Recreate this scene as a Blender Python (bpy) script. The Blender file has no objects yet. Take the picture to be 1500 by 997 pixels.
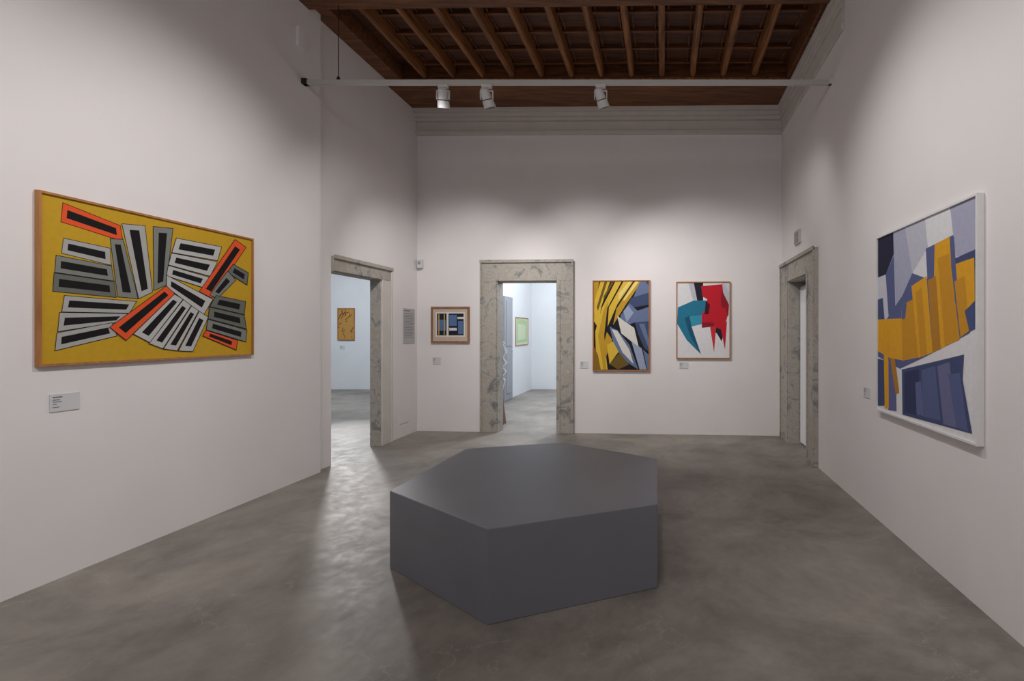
import bpy, bmesh, math, random
from mathutils import Vector, Matrix
random.seed(4)
S=bpy.context.scene
try:
    S.view_settings.view_transform='Standard'
except Exception: pass
F=708.0; CX=972.0; CY=487.0; H=1.5
# ---------------------------------------------------------------- camera (shift lens)
cd=bpy.data.cameras.new('camera'); cam=bpy.data.objects.new('camera',cd)
S.collection.objects.link(cam); S.camera=cam
cam.location=(0,0,H); cam.rotation_euler=(math.radians(90),0,0)
cd.sensor_width=36; cd.lens=F/1500*36; cd.shift_x=-(CX-750)/1500; cd.shift_y=-(498.5-CY)/1500
cd.clip_start=0.02
# ---------------------------------------------------------------- helpers
def s2l(c):
    c=c/255.0
    return c/12.92 if c<=0.04045 else ((c+0.055)/1.055)**2.4
def rgb(r,g,b): return (s2l(r),s2l(g),s2l(b),1)
_m={}
def mat(name,col,rough=0.7,noise=0.0,nscale=20,bump=0.0,bscale=60,metal=0,spec=0.5):
    if name in _m: return _m[name]
    m=bpy.data.materials.new(name); m.use_nodes=True; _m[name]=m
    nt=m.node_tree; b=nt.nodes['Principled BSDF']
    b.inputs['Base Color'].default_value=col; b.inputs['Roughness'].default_value=rough
    b.inputs['Metallic'].default_value=metal; b.inputs['Specular IOR Level'].default_value=spec
    tc=nt.nodes.new('ShaderNodeTexCoord')
    if noise>0:
        n=nt.nodes.new('ShaderNodeTexNoise'); n.inputs['Scale'].default_value=nscale; n.inputs['Detail'].default_value=6
        nt.links.new(tc.outputs['Object'],n.inputs['Vector'])
        r=nt.nodes.new('ShaderNodeValToRGB')
        r.color_ramp.elements[0].position=0.3; r.color_ramp.elements[1].position=0.7
        r.color_ramp.elements[0].color=[c*(1-noise) for c in col[:3]]+[1]
        r.color_ramp.elements[1].color=[min(1,c*(1+noise)) for c in col[:3]]+[1]
        nt.links.new(n.outputs['Fac'],r.inputs['Fac']); nt.links.new(r.outputs['Color'],b.inputs['Base Color'])
    if bump>0:
        n=nt.nodes.new('ShaderNodeTexNoise'); n.inputs['Scale'].default_value=bscale; n.inputs['Detail'].default_value=5
        nt.links.new(tc.outputs['Object'],n.inputs['Vector'])
        bp=nt.nodes.new('ShaderNodeBump'); bp.inputs['Strength'].default_value=bump; bp.inputs['Distance'].default_value=0.01
        nt.links.new(n.outputs['Fac'],bp.inputs['Height']); nt.links.new(bp.outputs['Normal'],b.inputs['Normal'])
    return m
def C(r,g,b): return mat('paint_%d_%d_%d'%(r,g,b),rgb(r,g,b),0.75,0.04,30,spec=0.2)

plaster=mat('white_plaster',rgb(229,225,225),0.9,0.018,2.2,0.12,9,spec=0.2)
plaster_cool=mat('cool_plaster',rgb(225,226,228),0.9,0.02,2,spec=0.2)
cornice_m=mat('cornice_plaster',rgb(204,198,193),0.8,0.04,5)
white=mat('white_metal',rgb(210,210,210),0.4)
black=mat('black_plastic',rgb(25,25,25),0.4)
plinth_m=mat('grey_painted_wood',rgb(112,113,122),0.45,0.05,2.5,0.04,120)
text_m=mat('label_text',rgb(120,120,125),0.8)
label_m=mat('label_card',rgb(205,206,208),0.6)
# floor concrete
def floor_mat():
    m=bpy.data.materials.new('polished_concrete'); m.use_nodes=True; nt=m.node_tree; L=nt.links; b=nt.nodes['Principled BSDF']
    tc=nt.nodes.new('ShaderNodeTexCoord')
    n1=nt.nodes.new('ShaderNodeTexNoise'); n1.inputs['Scale'].default_value=1.3; n1.inputs['Detail'].default_value=11; n1.inputs['Roughness'].default_value=0.68; n1.inputs['Distortion'].default_value=0.4
    n2=nt.nodes.new('ShaderNodeTexNoise'); n2.inputs['Scale'].default_value=9; n2.inputs['Detail'].default_value=10; n2.inputs['Roughness'].default_value=.7
    for n in(n1,n2): L.new(tc.outputs['Object'],n.inputs['Vector'])
    r=nt.nodes.new('ShaderNodeValToRGB'); r.color_ramp.elements[0].position=.32; r.color_ramp.elements[1].position=.7
    r.color_ramp.elements[0].color=rgb(106,100,95); r.color_ramp.elements[1].color=rgb(152,145,137)
    L.new(n1.outputs['Fac'],r.inputs['Fac'])
    mx=nt.nodes.new('ShaderNodeMix'); mx.data_type='RGBA'; mx.blend_type='OVERLAY'; mx.inputs['Factor'].default_value=.3
    L.new(r.outputs['Color'],mx.inputs['A']); L.new(n2.outputs['Fac'],mx.inputs['B']); 
    # hairline cracks
    v=nt.nodes.new('ShaderNodeTexVoronoi'); v.feature='DISTANCE_TO_EDGE'; v.inputs['Scale'].default_value=.55
    va=nt.nodes.new('ShaderNodeVectorMath'); va.operation='ADD'
    n3=nt.nodes.new('ShaderNodeTexNoise'); n3.inputs['Scale'].default_value=3; n3.inputs['Detail'].default_value=6
    L.new(tc.outputs['Object'],n3.inputs['Vector']); L.new(tc.outputs['Object'],va.inputs[0]); L.new(n3.outputs['Color'],va.inputs[1]); L.new(va.outputs[0],v.inputs['Vector'])
    cr=nt.nodes.new('ShaderNodeValToRGB'); cr.color_ramp.elements[0].color=(1,1,1,1); cr.color_ramp.elements[1].color=(0,0,0,1); cr.color_ramp.elements[1].position=.004
    L.new(v.outputs['Distance'],cr.inputs['Fac'])
    mm=nt.nodes.new('ShaderNodeMath'); mm.operation='MULTIPLY'; mm.inputs[1].default_value=.25; L.new(cr.outputs['Color'],mm.inputs[0])
    m2=nt.nodes.new('ShaderNodeMix'); m2.data_type='RGBA'; m2.inputs['B'].default_value=rgb(180,175,168)
    L.new(mm.outputs[0],m2.inputs['Factor']); L.new(mx.outputs['Result'],m2.inputs['A']); L.new(m2.outputs['Result'],b.inputs['Base Color'])
    rr=nt.nodes.new('ShaderNodeMapRange'); rr.inputs['From Min'].default_value=.35; rr.inputs['From Max'].default_value=.65; rr.inputs['To Min'].default_value=.46; rr.inputs['To Max'].default_value=.6
    L.new(n2.outputs['Fac'],rr.inputs['Value']); L.new(rr.outputs['Result'],b.inputs['Roughness'])
    bp=nt.nodes.new('ShaderNodeBump'); bp.inputs['Strength'].default_value=.03; bp.inputs['Distance'].default_value=.01
    L.new(n2.outputs['Fac'],bp.inputs['Height']); L.new(bp.outputs['Normal'],b.inputs['Normal'])
    b.inputs['Specular IOR Level'].default_value=.34
    return m
floor_m=floor_mat()
def stone_mat():
    m=bpy.data.materials.new('veined_marble'); m.use_nodes=True; nt=m.node_tree; L=nt.links; b=nt.nodes['Principled BSDF']
    tc=nt.nodes.new('ShaderNodeTexCoord')
    n1=nt.nodes.new('ShaderNodeTexNoise'); n1.inputs['Scale'].default_value=5; n1.inputs['Detail'].default_value=12; n1.inputs['Roughness'].default_value=.8; n1.inputs['Distortion'].default_value=.7
    L.new(tc.outputs['Object'],n1.inputs['Vector'])
    r=nt.nodes.new('ShaderNodeValToRGB'); e=r.color_ramp.elements
    e[0].position=.3; e[0].color=rgb(88,90,91); e[1].position=.68; e[1].color=rgb(198,192,184)
    x=e.new(.42); x.color=rgb(134,132,128); x=e.new(.5); x.color=rgb(176,171,163); x=e.new(.57); x.color=rgb(158,149,138)
    L.new(n1.outputs['Fac'],r.inputs['Fac']); L.new(r.outputs['Color'],b.inputs['Base Color']); b.inputs['Roughness'].default_value=.6
    bp=nt.nodes.new('ShaderNodeBump'); bp.inputs['Strength'].default_value=.3; bp.inputs['Distance'].default_value=.01
    L.new(n1.outputs['Fac'],bp.inputs['Height']); L.new(bp.outputs['Normal'],b.inputs['Normal'])
    return m
stone=stone_mat()
def wood_mat(name,c0,c1,axis,rough=.6):
    m=bpy.data.materials.new(name); m.use_nodes=True; nt=m.node_tree; L=nt.links; b=nt.nodes['Principled BSDF']
    tc=nt.nodes.new('ShaderNodeTexCoord'); mp=nt.nodes.new('ShaderNodeMapping'); sc=[14,14,14]; sc[axis]=1.2; mp.inputs['Scale'].default_value=sc
    n=nt.nodes.new('ShaderNodeTexNoise'); n.inputs['Scale'].default_value=1.6; n.inputs['Detail'].default_value=8; n.inputs['Distortion'].default_value=.6
    L.new(tc.outputs['Object'],mp.inputs['Vector']); L.new(mp.outputs['Vector'],n.inputs['Vector'])
    r=nt.nodes.new('ShaderNodeValToRGB'); r.color_ramp.elements[0].position=.3; r.color_ramp.elements[1].position=.72
    r.color_ramp.elements[0].color=c0; r.color_ramp.elements[1].color=c1
    L.new(n.outputs['Fac'],r.inputs['Fac']); L.new(r.outputs['Color'],b.inputs['Base Color']); b.inputs['Roughness'].default_value=rough
    bp=nt.nodes.new('ShaderNodeBump'); bp.inputs['Strength'].default_value=.3; bp.inputs['Distance'].default_value=.01
    L.new(n.outputs['Fac'],bp.inputs['Height']); L.new(bp.outputs['Normal'],b.inputs['Normal'])
    return m
wood_y=wood_mat('walnut_beams',rgb(94,56,29),rgb(170,112,62),1)
wood_x=wood_mat('walnut_crossbeams',rgb(72,41,22),rgb(134,83,45),0)
wood_d=wood_mat('walnut_boards',rgb(54,30,18),rgb(104,60,33),0)
frame_w=wood_mat('frame_wood',rgb(150,98,52),rgb(186,130,76),2)
frame_b=wood_mat('frame_wood_brown',rgb(120,84,58),rgb(160,118,86),2)

class Fr:
    def __init__(s,O,U,N): s.O=Vector(O); s.U=Vector(U).normalized(); s.N=Vector(N).normalized(); s.V=Vector((0,0,1))
    def w(s,u,v,w=0): return s.O+s.U*u+s.V*v+s.N*w
    def px(s,x,y,d=0):
        D=Vector(((x-CX)/F,1,(CY-y)/F)); Cc=Vector((0,0,H)); P0=s.O+s.N*d
        t=(P0-Cc).dot(s.N)/D.dot(s.N); P=Cc+D*t-s.O
        return P.dot(s.U),P.z
XL=-3.69; XLF=-3.76; XR=1.72
BA=Vector((-3.76,7.38,0)); BB=Vector((1.72,7.03,0)); BU=(BB-BA).normalized()
FB=Fr(BA,BU,(BU.y,-BU.x,0)); FL=Fr((XL,0,0),(0,1,0),(1,0,0)); FLF=Fr((XLF,0,0),(0,1,0),(1,0,0)); FR=Fr((XR,0,0),(0,1,0),(-1,0,0))
FW=Fr((0,0,0),(1,0,0),(0,1,0))   # u=x, v=z, w=y
FLN=Fr((0,12.8,0),(1,0,0),(0,-1,0))
FBL=Fr((-3.5,0,0),(0,1,0),(1,0,0))

class MB:
    def __init__(s): s.v=[];s.f=[];s.mi=[];s.mats=[]
    def _m(s,m):
        if m not in s.mats: s.mats.append(m)
        return s.mats.index(m)
    def poly(s,pts,m):
        i=len(s.v); s.v+= [tuple(p) for p in pts]; s.f.append(list(range(i,i+len(pts)))); s.mi.append(s._m(m))
    def hexa(s,c,m):  # 8 corners: 4 bottom, 4 top
        i=len(s.v); s.v+=[tuple(p) for p in c]
        for q in((0,3,2,1),(4,5,6,7),(0,1,5,4),(1,2,6,5),(2,3,7,6),(3,0,4,7)):
            s.f.append([i+k for k in q]); s.mi.append(s._m(m))
    def box(s,fr,u0,u1,v0,v1,w0,w1,m):
        s.hexa([fr.w(u0,v0,w0),fr.w(u1,v0,w0),fr.w(u1,v0,w1),fr.w(u0,v0,w1),fr.w(u0,v1,w0),fr.w(u1,v1,w0),fr.w(u1,v1,w1),fr.w(u0,v1,w1)],m)
    def xyz(s,x0,x1,y0,y1,z0,z1,m): s.box(FW,x0,x1,z0,z1,y0,y1,m)
    def cyl(s,a,b,r0,r1,m,n=20,cap=True):
        a=Vector(a);b=Vector(b);d=(b-a).normalized(); t=Vector((1,0,0)) if abs(d.x)<.9 else Vector((0,1,0))
        e1=d.cross(t).normalized(); e2=d.cross(e1); i=len(s.v)
        for k in range(n):
            an=2*math.pi*k/n; o=e1*math.cos(an)+e2*math.sin(an); s.v.append(tuple(a+o*r0)); s.v.append(tuple(b+o*r1))
        k0=s._m(m)
        for k in range(n):
            j=(k+1)%n; s.f.append([i+2*k,i+2*j,i+2*j+1,i+2*k+1]); s.mi.append(k0)
        if cap:
            s.f.append([i+2*k for k in range(n)][::-1]); s.mi.append(k0)
            s.f.append([i+2*k+1 for k in range(n)]); s.mi.append(k0)
    def make(s,name,bevel=0,tf=None,recalc=True,smooth=False):
        vs=[tf(Vector(v)) for v in s.v] if tf else s.v
        c=sum((Vector(v) for v in vs),Vector())/max(1,len(vs))
        me=bpy.data.meshes.new(name); me.from_pydata([tuple(Vector(v)-c) for v in vs],[],s.f)
        for m in s.mats: me.materials.append(m)
        for p,k in zip(me.polygons,s.mi): p.material_index=k
        if recalc:
            bm=bmesh.new(); bm.from_mesh(me); bmesh.ops.recalc_face_normals(bm,faces=bm.faces); bm.to_mesh(me); bm.free()
        me.update(); o=bpy.data.objects.new(name,me); o.location=c; S.collection.objects.link(o)
        if bevel:
            b=o.modifiers.new('bevel','BEVEL'); b.width=bevel; b.segments=2; b.limit_method='ANGLE'
        if smooth:
            for p in me.polygons: p.use_smooth=True
            try:
                o.modifiers.new('es','EDGE_SPLIT').split_angle=math.radians(40)
            except: pass
        return o
# ---------------------------------------------------------------- shell
m=MB(); m.xyz(-12.6,3.2,-3.3,13.1,-.1,0,floor_m); m.make('floor')
# left wall with doorway
DL0=FLF.px(485,500)[0]; DL1=FLF.px(556,500)[0]; DLJ=FLF.px(571,500)[0]
m=MB(); m.xyz(XL-.25,XL,-3,5.2,0,5.3,plaster)
m.xyz(XLF-.12,XLF,5.2,DL0,0,5.3,plaster); m.xyz(XLF-.12,XLF,DL0,DL1,2.2,5.3,plaster); m.xyz(XLF-.12,XLF,DL1,7.75,0,5.3,plaster)
m.make('wall_left')
# back wall with doorway
ub0=FB.px(729,500)[0]; ub1=FB.px(817,500)[0]; ubl=(BB-BA).length; zt=2.285
m=MB(); T=-.18
m.box(FB,0,ub0,0,5.3,T,0,plaster); m.box(FB,ub0,ub1,zt,5.3,T,0,plaster); m.box(FB,ub1,ubl+.35,0,5.3,T,0,plaster); m.make('wall_back')
# right wall with doorway
DR0=5.66; DR1=6.52; zr=2.2
m=MB(); m.xyz(XR,XR+.22,-3,DR0,0,5.3,plaster); m.xyz(XR,XR+.22,DR0,DR1,zr,5.3,plaster); m.xyz(XR,XR+.22,DR1,7.2,0,5.3,plaster)
m.make('wall_right')
m=MB(); m.xyz(-4,2.1,-3.2,-3,0,5.3,plaster); m.make('wall_front')
# adjoining rooms
m=MB(); m.xyz(-12.4,3,12.8,12.95,0,4.2,plaster_cool); m.make('wall_adjoining_back')
m=MB(); m.xyz(-12.55,-12.4,3,12.95,0,4.2,plaster_cool); m.make('wall_adjoining_left')
m=MB(); m.xyz(-12.4,-4.0,2.9,3.05,0,4.2,plaster_cool); m.make('wall_adjoining_front')
m=MB(); m.xyz(-3.66,-3.5,7.75,12.8,0,4.2,plaster_cool); m.make('wall_adjoining_middle')
m=MB(); m.xyz(2.9,3.05,3,12.95,0,4.2,plaster_cool); m.make('wall_adjoining_right')
m=MB(); m.xyz(-12.5,-3.9,2.9,13,4.2,4.3,plaster_cool); m.xyz(-3.9,3.05,7.8,13,4.2,4.3,plaster_cool); m.xyz(1.95,3.05,3,7.8,4.2,4.3,plaster_cool); m.make('ceiling_adjoining')
# ---------------------------------------------------------------- ceiling (wood), slightly out of level like the old building
def ct(v): return Vector((v.x,v.y-.05*(v.x+1) if v.y>4 else v.y,v.z-.022*(v.x+1)))
m=MB(); m.xyz(-4.0,2.1,-3.2,8.0,5.08,5.2,wood_d)
m.make('ceiling',tf=ct)
m=MB()
m.xyz(XLF-.02,XR+.02,4.62,4.9,4.8,5.09,wood_x)
m.xyz(XLF-.02,XR+.02,6.45,7.45,4.8,5.09,wood_x)
m.xyz(XLF-.02,XR+.02,6.43,6.47,4.86,4.89,wood_y)
m.xyz(XLF-.02,XLF+.22,4.9,6.45,4.86,5.09,wood_x)
m.xyz(XR-.12,XR+.02,4.9,6.45,4.86,5.09,wood_x)
m.xyz(XLF-.02,XR+.02,-3.0,-2.7,4.8,5.09,wood_x); m.xyz(XLF-.02,XR+.02,1,1.3,4.8,5.09,wood_x)
bx=(1137-CX)/475*3.42
while bx>-3.5:
    m.xyz(bx-.035,bx+.035,4.9,6.45,4.92,5.09,wood_y); m.xyz(bx-.022,bx+.022,4.9,6.45,4.905,4.92,wood_y)
    m.xyz(bx-.035,bx+.035,-2.7,4.62,4.92,5.09,wood_y)
    # coffer battens between beams
    for yy in (5.02,5.36,5.70,6.04,6.36):
        m.xyz(bx+.035,bx+.368,yy-.02,yy+.02,5.035,5.085,wood_x)
    for sx in (.065,.32):
        m.xyz(bx+sx,bx+sx+.02,4.9,6.45,5.055,5.085,wood_x)
    bx-=.403
m.make('ceiling_beams',bevel=.006,tf=ct)
# cornice trim (stepped mouldings), back + right
m=MB()
def cz(x,z): return z-.022*(x+1)
def strip_back(z0,z1,p):
    c=[]
    for zz in(z0,z1):
        a=FB.w(0,0,0);b=FB.w(ubl,0,0);bf=FB.w(ubl,0,p);af=FB.w(0,0,p)
        c+=[Vector((q.x,q.y,cz(q.x,zz))) for q in(a,b,bf,af)]
    m.hexa(c,cornice_m)
for z0,z1,p in((4.44,4.5,.045),(4.5,4.64,.02),(4.64,4.69,.07),(4.69,4.75,.1),(4.75,4.815,.15)): strip_back(z0,z1,p)
for z0,z1,p in((4.44,4.5,.03),(4.5,4.64,.015),(4.64,4.69,.045),(4.69,4.75,.065),(4.75,4.815,.09)):
    m.xyz(XR-p,XR,4.6,7.05,z0-.05,z1-.05,cornice_m)
m.make('trim_1',bevel=.006)
# ---------------------------------------------------------------- stone door frames
def casing(name,fr,uo0,ui0,ui1,uo1,zi,zo,left=True,reveal=.18,p=.045,face=None):
    m=MB(); fc=face or stone
    if left: m.box(fr,uo0,ui0,0,zi,-.001,p,stone); m.box(fr,uo0,uo0+.03,0,zo,p,p+.015,stone); m.box(fr,ui0-.05,ui0,0,zi,p,p+.01,stone); m.box(fr,ui0-.012,ui0+.012,0,zi,-reveal,p-.01,stone)
    m.box(fr,ui1,uo1,0,zi,-.001,p,fc); m.box(fr,uo1-.03,uo1,0,zo,p,p+.015,fc); m.box(fr,ui1,ui1+.05,0,zi,p,p+.01,fc); m.box(fr,ui1-.012,ui1+.012,0,zi,-reveal,p-.01,stone)
    m.box(fr,uo0,uo1,zi,zo,-.001,p,stone); m.box(fr,uo0,uo1,zo-.03,zo+.015,p,p+.025,stone)
    m.box(fr,ui0,ui1,zi,zi+.05,p,p+.01,stone); m.box(fr,ui0,ui1,zi-.012,zi+.012,-reveal,p-.01,stone)
    return m.make(name,bevel=.004)
casing('stone_door_frame',FB,FB.px(703,500,.05)[0],ub0,ub1,FB.px(840,500,.05)[0],2.275,2.575)
casing('stone_door_frame',FR,5.37,DR0,DR1,6.93,2.19,2.45,reveal=.2)
casing('stone_door_frame',FLF,DL0+.0,DL0,DL1,DLJ,2.2,2.37,left=False,reveal=.12,p=.03,face=cornice_m)
# ---------------------------------------------------------------- plinth
hv=[(-1.745,3.08),(-.90,2.478),(-.035,2.84),(-.05,3.87),(-.93,4.44),(-1.715,4.20)]
m=MB()
bot=[Vector((x,y,.001)) for x,y in hv]; top=[Vector((x,y,.493)) for x,y in hv]
m.v=[tuple(p) for p in bot+top]; k=m._m(plinth_m)
m.f=[list(range(6))[::-1],list(range(6,12))]+[[a,(a+1)%6,6+(a+1)%6,6+a] for a in range(6)]; m.mi=[k]*8
m.make('hexagonal_plinth',bevel=.004)
# ---------------------------------------------------------------- paintings
def clip(poly,r):
    u0,u1,v0,v1=r
    def cl(P,ins,inter):
        out=[]
        for a in range(len(P)):
            p,q=P[a],P[(a+1)%len(P)]
            if ins(p):
                out.append(p)
                if not ins(q): out.append(inter(p,q))
            elif ins(q): out.append(inter(p,q))
        return out
    def iu(c): return lambda p,q:(c,p[1]+(q[1]-p[1])*(c-p[0])/(q[0]-p[0]))
    def iv(c): return lambda p,q:(p[0]+(q[0]-p[0])*(c-p[1])/(q[1]-p[1]),c)
    for ins,it in((lambda p:p[0]>=u0,iu(u0)),(lambda p:p[0]<=u1,iu(u1)),(lambda p:p[1]>=v0,iv(v0)),(lambda p:p[1]<=v1,iv(v1))):
        poly=cl(poly,ins,it)
        if len(poly)<3: return []
    return poly
class Painting:
    def __init__(s,fr,x0,x1,yt,yb,d,fw,fm,bg,proud=.006):
        s.fr=fr; s.d=d
        s.u0,s.v1=fr.px(x0,yt,d); _,s.v0=fr.px(x0,yb,d); s.u1,_=fr.px(x1,yt,d)
        if s.u0>s.u1: s.u0,s.u1=s.u1,s.u0
        s.m=MB(); u0,u1,v0,v1=s.u0,s.u1,s.v0,s.v1; s.fw=fw
        s.m.box(fr,u0,u0+fw,v0,v1,.002,d,fm); s.m.box(fr,u1-fw,u1,v0,v1,.002,d,fm)
        s.m.box(fr,u0+fw,u1-fw,v0,v0+fw,.002,d,fm); s.m.box(fr,u0+fw,u1-fw,v1-fw,v1,.002,d,fm)
        s.m.box(fr,u0+fw,u1-fw,v0+fw,v1-fw,.002,d-.012,bg)
        s.r=(u0+fw,u1-fw,v0+fw,v1-fw); s.w=d-.0118
    def p(s,pts,c,r=None):
        q=[s.fr.px(x,y,s.d-.01) for x,y in pts]; q=clip(q,r or s.r)
        if len(q)<3: return
        s.w+=.00008
        s.m.poly([s.fr.w(a,b,s.w) for a,b in q],C(*c) if isinstance(c,tuple) else c)
    def make(s,name): return s.m.make(name,recalc=False)
def inset(q,d):
    n=len(q); out=[]
    ar=sum(q[i][0]*q[(i+1)%n][1]-q[(i+1)%n][0]*q[i][1] for i in range(n)); sg=1 if ar>0 else -1
    for i in range(n):
        a,b,c=Vector(q[i-1]),Vector(q[i]),Vector(q[(i+1)%n])
        e1=(b-a).normalized(); e2=(c-b).normalized()
        n1=Vector((-e1.y,e1.x))*sg; n2=Vector((-e2.y,e2.x))*sg
        k=(n1+n2); k=k/max(.35,k.dot(n1)) if k.length>1e-5 else n1
        out.append(tuple(b+k*d))
    return out
# --- large painting, left wall
P=Painting(FL,57,372,277.5,537,.028,.014,frame_w,C(194,154,40))
BK=(24,22,24); OR=(226,86,46); LG=(168,168,166); MG=(126,129,124); DG=(106,108,102); WG=(184,184,182)
bars=[
 ([(92,296),(177,330),(181,354),(89,325)],OR),
 ([(93,348),(162,363),(164,389),(90,371)],LG),
 ([(82,373),(164,389),(168,412),(80,399)],MG),
 ([(79,399),(168,412),(171,436),(77,427)],DG),
 ([(161,349),(181,350),(203,438),(172,435)],MG),
 ([(178,327),(213,330),(224,428),(203,438)],LG),
 ([(224,331),(254,334),(244,418),(225,426)],MG),
 ([(94,432),(201,441),(190,459),(90,457)],LG),
 ([(87,457),(189,459),(174,472),(84,486)],LG),
 ([(83,487),(164,472),(172,492),(80,514)],LG),
 ([(258,348),(325,361),(319,382),(251,370)],WG),
 ([(251,370),(319,383),(308,405),(246,388)],WG),
 ([(246,388),(308,406),(299,422),(243,404)],WG),
 ([(344,350),(361,362),(310,437),(291,427)],OR),
 ([(341,386),(364,399),(362,418),(332,399)],DG),
 ([(333,396),(346,410),(318,438),(306,432)],MG),
 ([(243,402),(312,438),(298,462),(243,420)],WG),
 ([(316,432),(360,441),(358,461),(306,449)],DG),
 ([(306,449),(358,461),(361,482),(304,467)],DG),
 ([(304,467),(362,483),(360,501),(301,483)],MG),
 ([(301,483),(348,498),(346,513),(296,492)],OR),
 ([(255,430),(268,438),(219,502),(194,489)],WG),
 ([(268,438),(280,447),(238,511),(217,503)],WG),
 ([(280,447),(291,455),(259,514),(238,511)],WG),
 ([(291,455),(305,464),(282,515),(260,514)],WG),
 ([(243,418),(256,430),(184,499),(159,479)],OR),
]
def blk(q,c):
    P.p(q,BK); P.p(inset(q,.9),c)
    n=len(q)
    lens=[(Vector(q[i])-Vector(q[(i+1)%n])).length for i in range(n)]
    a=(lens[0]+lens[2])/2; b=(lens[1]+lens[3])/2
    o=q if a>b else q[1:]+q[:1]
    L=max(a,b); tl=min(.2,8.5/L); tw=.29
    def bl(s,t):
        A=Vector(o[0])*(1-s)+Vector(o[1])*s; B=Vector(o[3])*(1-s)+Vector(o[2])*s
        return tuple(A*(1-t)+B*t)
    P.p([bl(tl,tw),bl(1-tl,tw),bl(1-tl,1-tw),bl(tl,1-tw)],BK)
for q,c in bars: blk(q,c)
P.make('abstract_painting')
# --- right wall painting (white frame)
fwhite=mat('white_frame',rgb(222,222,222),.6,.03,20)
P=Painting(FR,1283,1431,348,600,.042,.013,fwhite,C(222,221,224))
NV=(40,42,64); SL=(90,98,140); SD=(70,80,118); LV=(170,171,194); YE=(222,162,42); GO=(202,144,42); DY=(180,126,46); WH=(222,222,226)
for q,c in [
 ([(1300,345),(1326,330),(1338,405),(1322,460),(1300,470)],LV),
 ([(1325,330),(1354,315),(1359,362),(1336,400)],(190,190,204)),
 ([(1354,315),(1391,300),(1396,346),(1359,364)],WH),
 ([(1391,300),(1435,280),(1435,368),(1400,376),(1396,346)],LV),
 ([(1282,349),(1308,338),(1309,372),(1297,402),(1282,408)],NV),
 ([(1282,408),(1297,402),(1309,375),(1313,470),(1282,478)],(200,200,212)),
 ([(1297,402),(1309,374),(1312,468),(1302,472)],SL),
 ([(1282,440),(1293,436),(1296,474),(1282,478)],SD),
 ([(1356,364),(1396,344),(1399,378),(1435,362),(1435,448),(1420,488),(1352,524),(1318,540),(1282,520),(1282,492),(1322,432),(1336,400),(1358,408)],SL),
 ([(1396,346),(1399,378),(1435,362),(1435,395),(1399,395)],SD),
 ([(1282,468),(1322,466),(1324,528),(1303,524),(1282,512)],YE),
 ([(1320,447),(1337,438),(1347,523),(1322,528)],GO),
 ([(1320,447),(1328,443),(1326,466),(1321,468)],SL),
 ([(1335,419),(1357,404),(1366,516),(1345,524)],YE),
 ([(1341,428),(1350,420),(1358,518),(1348,522)],GO),
 ([(1358,364),(1369,358),(1372,404),(1360,410)],SL),
 ([(1369,358),(1391,346),(1399,500),(1366,516)],YE),
 ([(1359,410),(1371,404),(1378,511),(1366,516)],DY),
 ([(1373,378),(1391,371),(1406,497),(1384,507)],GO),
 ([(1395,388),(1427,377),(1428,440),(1414,455),(1420,480),(1407,494)],YE),
 ([(1392,348),(1397,346),(1404,440),(1399,444)],SL),
 ([(1398,412),(1413,404),(1420,484),(1407,494)],GO),
 ([(1413,455),(1435,436),(1435,478),(1420,486)],(74,86,128)),
 ([(1282,524),(1298,528),(1296,594),(1282,594)],SD),
 ([(1298,527),(1312,532),(1313,602),(1301,600)],(98,102,148)),
 ([(1294,474),(1301,473),(1302,598),(1296,598)],YE),
 ([(1304,524),(1311,526),(1317,575),(1312,577)],DY),
 ([(1321,541),(1412,519),(1410,556),(1424,635),(1322,607)],SD),
 ([(1325,545),(1346,540),(1350,609),(1325,604)],(56,62,98)),
 ([(1350,542),(1370,536),(1378,616),(1352,610)],SL),
 ([(1373,536),(1391,530),(1401,626),(1382,621)],(108,110,146)),
 ([(1389,548),(1406,546),(1418,632),(1401,626)],SL),
 ([(1341,560),(1349,558),(1353,609),(1343,607)],(98,106,148)),
]: P.p(q,c)
P.make('abstract_painting')
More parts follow.
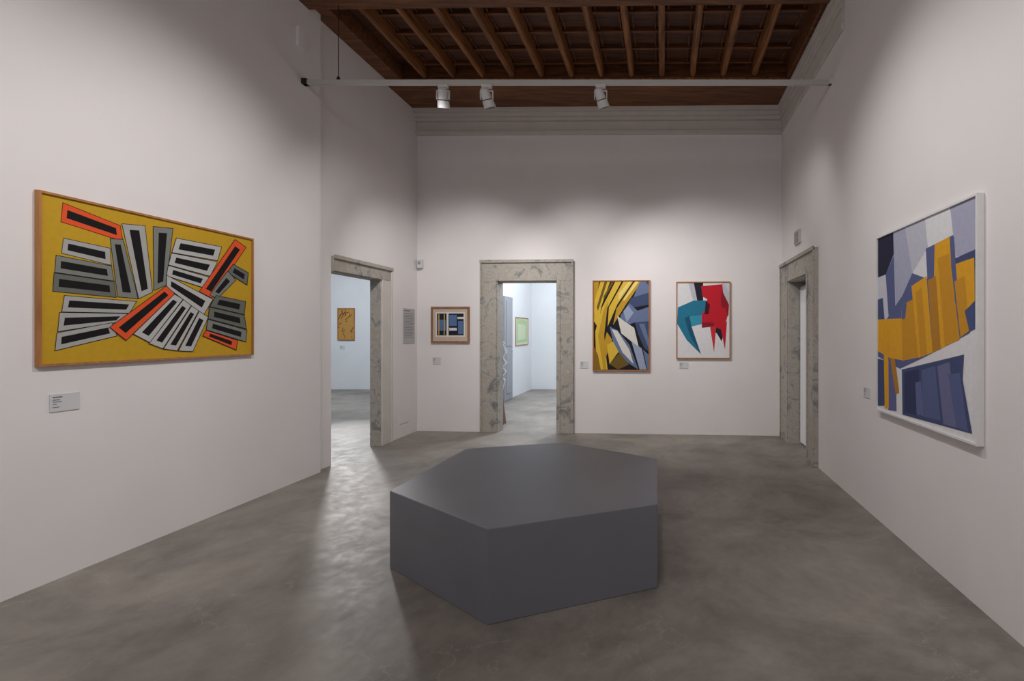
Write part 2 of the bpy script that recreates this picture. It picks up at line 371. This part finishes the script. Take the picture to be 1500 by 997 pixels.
# --- yellow / blue painting
P=Painting(FB,868,952,410.5,543,.035,.017,frame_w,C(30,29,34))
Yl=(218,182,62); Y2=(192,150,44); Y3=(232,210,128); BL=(104,118,152); B2=(66,78,112); B3=(152,164,190); CR=(214,212,206); OL=(110,88,40)
for q,c in [
 ([(868,412),(878,410),(870,460)],Y2),
 ([(880,411),(894,411),(881,448),(876,480),(870,470),(871,440)],Yl),
 ([(886,411),(890,411),(876,455),(874,450)],OL),
 ([(872,485),(882,450),(902,411),(911,411),(889,452),(884,490),(890,541),(880,541),(873,520)],Yl),
 ([(876,492),(884,455),(891,440),(885,490),(888,541),(884,541)],Y2),
 ([(914,411),(928,411),(904,446),(890,478),(892,450)],Yl),
 ([(906,430),(922,411),(926,411),(906,440)],Y3),
 ([(897,411),(900,411),(884,440),(884,434)],OL),
 ([(928,414),(941,411),(918,444),(898,476),(903,452)],Y2),
 ([(931,411),(937,411),(915,440),(912,440)],Y3),
 ([(938,411),(951,411),(951,428),(926,440)],BL),
 ([(944,411),(951,411),(951,419)],B2),
 ([(905,470),(925,436),(951,428),(951,446),(928,450),(915,470)],B2),
 ([(909,462),(922,444),(934,455),(951,449),(951,470),(930,472),(912,478)],BL),
 ([(913,456),(920,447),(928,458),(918,472)],B3),
 ([(930,472),(951,470),(951,515),(944,510),(935,490)],B2),
 ([(936,474),(944,474),(951,500),(951,512)],BL),
 ([(904,462),(914,470),(929,480),(936,510),(925,500),(910,488)],CR),
 ([(893,478),(905,484),(922,505),(935,541),(915,528),(900,508)],BL),
 ([(896,482),(904,484),(922,512),(928,533),(912,516)],CR),
 ([(889,486),(897,498),(884,532),(880,520)],Y2),
 ([(889,505),(898,500),(906,515),(893,533)],Yl),
 ([(893,533),(908,516),(921,534),(905,541)],OL),
 ([(925,500),(940,510),(947,541),(937,541)],B3),
 ([(942,512),(951,520),(951,541),(948,541)],BL),
 ([(869,505),(876,520),(880,541),(869,541)],(140,104,40)),
]: P.p(q,c)
P.make('abstract_painting')
# --- teal / red painting
P=Painting(FB,990.5,1070,412.5,525,.035,.014,frame_w,C(220,220,222))
TE=(40,118,148); TD=(30,86,114); RE=(192,32,46); RD=(140,26,42); NB=(34,34,52); GL=(186,188,198)
for q,c in [
 ([(1012,413),(1030,413),(1030,440),(1020,444),(1013,432)],NB),
 ([(1008,413),(1016,413),(1022,443),(1017,446)],GL),
 ([(1057,414),(1069,414),(1069,444),(1060,440)],GL),
 ([(1060,414),(1069,414),(1069,430)],(200,202,210)),
 ([(1042,474),(1066,458),(1061,484),(1057,500),(1050,488),(1044,484)],NB),
 ([(993,450),(1016,440),(1037,440),(1040,462),(1014,470),(998,476),(992,474)],TE),
 ([(992,474),(1010,462),(1013,478),(1027,519),(1006,498)],TE),
 ([(1003,466),(1010,462),(1013,478),(1027,519),(1010,490)],TD),
 ([(1010,463),(1040,460),(1030,474),(1013,478)],(58,146,174)),
 ([(1027,419),(1058,416),(1061,442),(1062,456),(1034,458),(1036,438),(1029,434)],RE),
 ([(1057,424),(1068,446),(1067,462),(1060,466),(1056,440)],RD),
 ([(1028,458),(1062,450),(1066,462),(1060,484),(1046,478),(1028,480)],RE),
 ([(1028,472),(1046,472),(1046,478),(1028,480)],RD),
 ([(1040,478),(1049,478),(1046,516)],(200,48,58)),
 ([(1056,482),(1065,470),(1062,512)],RE),
 ([(1034,440),(1040,446),(1038,460),(1032,460)],(70,20,34)),
]: P.p(q,c)
P.make('abstract_painting')
# --- small framed work
P=Painting(FB,631,687,449,502,.03,.028,frame_b,C(196,178,162))
BQ=(88,114,158)
for q,c in [
 ([(638,457),(681,457),(681,493),(638,493)],(216,212,206)),
 ([(640,459),(679,459),(679,491),(640,491)],NB),
 ([(654,459),(657,459),(657,491),(654,491)],(216,214,208)),
 ([(641,468),(653,468),(653,484),(641,484)],BQ),
 ([(658,461),(669,461),(669,477),(658,477)],BQ),
 ([(642,460),(643.5,460),(643.5,490),(642,490)],(196,160,62)),
 ([(650,460),(651.5,460),(651.5,490),(650,490)],(196,160,62)),
 ([(670,464),(679,464),(679,467),(670,467)],(216,214,208)),
 ([(671,470),(678,470),(678,489),(671,489)],BQ),
 ([(658,480),(669,480),(669,484),(658,484)],(216,214,208)),
]: P.p(q,c)
P.make('abstract_painting')
# --- paintings in other rooms
P=Painting(FLN,494,519,451,498,.03,.02,frame_w,C(186,140,76))
for i in range(26):
    x=496+random.random()*20; y=455+random.random()*38; dx=random.uniform(-9,9); dy=random.uniform(-12,12); P.p([(x,y),(x+dx,y+dy),(x+dx+.7,y+dy+.7),(x+.8,y+.6)],(100,58,26))
P.make('abstract_painting')
P=Painting(FBL,756,774,464,506,.02,.015,frame_w,C(206,212,188))
P.p([(757,466),(772,470),(772,500),(757,503)],(176,196,150)); P.p([(759,474),(770,476),(770,496),(759,498)],(200,210,180))
P.make('abstract_painting')
# ---------------------------------------------------------------- labels
def label(name,fr,x0,x1,yt,yb,lines,mt=label_m):
    m=MB(); u0,v1=fr.px(x0,yt); _,v0=fr.px(x0,yb); u1,_=fr.px(x1,yt)
    if u0>u1: u0,u1=u1,u0; 
    m.box(fr,u0,u1,v0,v1,.0005,.006,mt); hh=(v1-v0)
    rev = fr is FR
    for a,l,t in lines:
        s=u0+(u1-u0)*.08; e=s+(u1-u0)*l
        if rev: e=u1-(u1-u0)*.08; s=e-(u1-u0)*l
        m.box(fr,s,e,v1-hh*a-hh*t,v1-hh*a,.006,.0065,text_m)
    m.make(name)
tx=[(.14,.32,.08),(.3,.24,.06),(.42,.3,.05),(.55,.14,.05),(.72,.22,.05)]
label('wall_label',FL,72,115.5,578,604,tx)
label('wall_label',FB,634,645.5,523,533.5,tx)
label('wall_label',FB,850,861.5,529,539,tx)
label('wall_label',FB,995,1008,530,539.5,tx)
label('wall_label',FR,1266,1275.5,566,581,tx)
label('wall_label',FLN,498,505,506,511,tx)
pm=mat('panel_grey',rgb(182,182,182),.7)
label('wall_text_panel',FLF,590,607,451,503,[(.05,.5,.03)]+[(.14+i*.045,.8-.1*(i%3==2),.014) for i in range(16)],pm)
# small fittings
m=MB(); m.box(FB,.03,.1,FB.px(620,393)[1],FB.px(620,380)[1],.0,.06,white); m.box(FB,.045,.085,FB.px(620,386)[1]-.02,FB.px(620,386)[1]+.03,.06,.066,mat('sensor_lens',rgb(150,150,155),.3)); m.make('motion_sensor',bevel=.005)
m=MB(); u0,v0=FR.px(1173.5,355); u1,v1=FR.px(1166.5,340); m.box(FR,u0,u1,v0,v1,0,.03,mat('vent_grey',rgb(185,182,180),.6))
for i in range(5): m.box(FR,u0+.02,u1-.02,v0+.02+i*.028,v0+.03+i*.028,.03,.035,text_m)
m.make('wall_vent',bevel=.003)
m=MB(); u0,v0=FLF.px(584,622); u1,v1=FLF.px(598,603); m.box(FLF,u0,u1,v0,v1,0,.006,plaster); m.make('access_panel',bevel=.002)
m=MB(); u0,v0=FL.px(433,66); u1,v1=FL.px(444,46); m.box(FL,u0,u1,v0,v1,0,.03,plaster); m.make('wall_junction_box',bevel=.004)
# ---------------------------------------------------------------- track + spotlights
RY=4.95; RZ=4.058
m=MB()
m.xyz(XL,XR,RY-.02,RY+.02,RZ-.022,RZ+.022,mat('track_grey',rgb(190,188,186),.4))
m.xyz(XL,XL+.05,RY-.03,RY+.03,RZ-.022,RZ+.035,black); m.xyz(XR-.03,XR,RY-.03,RY+.03,RZ-.022,RZ+.035,white)
m.make('lighting_track')
m=MB(); m.cyl((-3.33,RY,RZ+.05),(-3.33,RY,4.852),.004,.004,black,8); m.cyl((-3.33,RY,RZ+.023),(-3.33,RY,RZ+.06),.02,.012,black,10); m.make('track_suspension_wire')
targets=[(-3.0,7.3,1.4),(-1.0,7.2,1.4),(.55,7.05,1.35)]
def spot(name,loc,tgt,power,ang,blend,rad=.06,col=(1,.966,.945)):
    l=bpy.data.lights.new(name,'SPOT'); l.energy=power; l.spot_size=math.radians(ang); l.spot_blend=blend; l.shadow_soft_size=rad; l.color=col
    o=bpy.data.objects.new(name,l); o.location=loc; o.rotation_euler=(Vector(tgt)-Vector(loc)).to_track_quat('-Z','Y').to_euler(); S.collection.objects.link(o); return o
for px,t in zip((649,713,880),targets):
    X=(px-CX)/F*RY; tr=RZ-.0225
    m=MB(); m.xyz(X-.05,X+.05,RY-.018,RY+.018,tr-.03,tr,white)
    m.cyl((X,RY,tr-.03),(X,RY,tr-.065),.012,.012,white,12)
    pv=Vector((X,RY,tr-.13)); d=(Vector(t)-pv).normalized(); 
    d2=Vector((d.x*.8+.08,.38,-1)).normalized()
    a=pv-d2*.07; b=pv+d2*.10
    m.cyl(a-d2*.02,a,.03,.046,white); m.cyl(a,pv+d2*.02,.046,.05,white); m.cyl(pv+d2*.02,pv+d2*.03,.043,.043,black); m.cyl(pv+d2*.03,b,.056,.06,white)
    m.cyl(b,b+d2*.004,.05,.05,mat('lens_dark',rgb(70,70,72),.2))
    m.xyz(X-.066,X-.058,RY-.012,RY+.012,pv.z-.02,tr-.06,white); m.xyz(X+.058,X+.066,RY-.012,RY+.012,pv.z-.02,tr-.06,white); m.xyz(X-.066,X+.066,RY-.012,RY+.012,tr-.065,tr-.057,white)
    m.make('track_spotlight',smooth=True)
    spot('spot_lamp',b+d2*.04,t,150,84,.85)
for i,(loc,t,p,a) in enumerate([
  ((-1.3,3.6,4.0),(-3.7,3.7,1.6),145,88),
  ((-1.3,1.2,4.0),(-3.7,2.2,1.6),150,92),
  ((-.3,3.2,4.0),(1.72,3.3,1.7),105,92),
  ((-.3,1.0,4.0),(1.72,1.9,1.6),90,94),
  ((.6,4.6,3.95),(1.7,6.4,1.7),38,84),
  ((-2.2,4.6,3.95),(-3.76,6.2,1.6),38,84)]):
    spot('spot_lamp',loc,t,p,a,1.0)
# ---------------------------------------------------------------- curtain, inner door, sculpture
m=MB(); cm=mat('white_curtain',rgb(225,226,230),.8); n=60
pts=[]
for i in range(n+1):
    y=5.69+(6.49-5.69)*i/n; x=1.85+.014*math.sin(i*.9)+.006*math.sin(i*.4); pts.append((x,y))
for i in range(n):
    (xa,ya),(xb,yb)=pts[i],pts[i+1]
    m.poly([(xa,ya,.03),(xb,yb,.03),(xb,yb,2.1),(xa,ya,2.1)],cm)
m.cyl((1.85,5.68,2.11),(1.85,6.5,2.11),.012,.012,white,10)
o=m.make('white_curtain',recalc=False)
gm=mat('grey_door_paint',rgb(150,152,158),.5)
m=MB(); m.xyz(-3.499,-3.45,10.5,11.05,0.005,2.3,gm); m.xyz(-3.45,-3.44,10.6,10.95,1.2,2.2,gm); m.xyz(-3.45,-3.44,10.6,10.95,.15,1.05,gm); m.cyl((-3.45,10.99,1.1),(-3.41,10.99,1.1),.015,.015,white,10)
m.make('door_1',bevel=.004)
m=MB(); sx,sy=-2.695,7.95
tw=wood_mat('sculpture_wood',rgb(96,62,46),rgb(130,88,64),2)
m.hexa([Vector(p) for p in((sx-.07,sy-.07,0.001),(sx+.085,sy-.07,0.001),(sx+.085,sy+.07,0.001),(sx-.07,sy+.07,0.001),(sx+.0,sy-.04,.45),(sx+.04,sy-.04,.45),(sx+.04,sy+.04,.45),(sx+.0,sy+.04,.45))],tw)
zz=[(0.02,.45),(.09,.72),(-.05,.86),(.12,1.0),(-.02,1.18),(.08,1.33),(-.03,1.42)]
for a,b in zip(zz,zz[1:]): m.cyl((sx+a[0],sy,a[1]),(sx+b[0],sy,b[1]),.008,.008,white,8)
zz=[(0.02,.45),(-.06,.66),(.1,.86),(-.03,1.0),(.11,1.18),(0,1.4)]
for a,b in zip(zz,zz[1:]): m.cyl((sx+a[0],sy+.03,a[1]),(sx+b[0],sy+.03,b[1]),.008,.008,white,8)
m.make('white_wire_sculpture')
# ---------------------------------------------------------------- other-room lights, added fills
def area(name,loc,tgt,sx,sy,p,col):
    l=bpy.data.lights.new(name,'AREA'); l.shape='RECTANGLE'; l.size=sx; l.size_y=sy; l.energy=p; l.color=col
    o=bpy.data.objects.new(name,l); o.location=loc; o.rotation_euler=(Vector(tgt)-Vector(loc)).to_track_quat('-Z','Y').to_euler(); S.collection.objects.link(o)
cool=(.84,.92,1)
spot('daylight_beam',(-8.25,12.4,3.5),(-3.2,5.0,.6),700,34,.4,.28,(1,.98,.96))
spot('daylight_beam',(-.6,12.3,3.4),(-2.6,5.5,.4),420,30,.5,.25,(1,.98,.96))
area('adjoining_fill',(-7.5,9.5,4.1),(-7.5,9.5,0),3,3,180,cool)  # added area fill, brightens the left adjoining room
area('adjoining_fill',(-1.6,10.2,4.1),(-1.6,10.2,0),2.5,2.5,190,cool)  # added area fill, brightens the room behind the back doorway
area('room_fill',(-1,-1.5,4.6),(-1,1.6,0),3,1.5,75,(1,.97,.95))  # added fill from behind the camera, lifts the plinth's front faces
w=bpy.data.worlds.new('World'); S.world=w; w.use_nodes=True; w.node_tree.nodes['Background'].inputs[0].default_value=(.9,.95,1,1); w.node_tree.nodes['Background'].inputs[1].default_value=.05
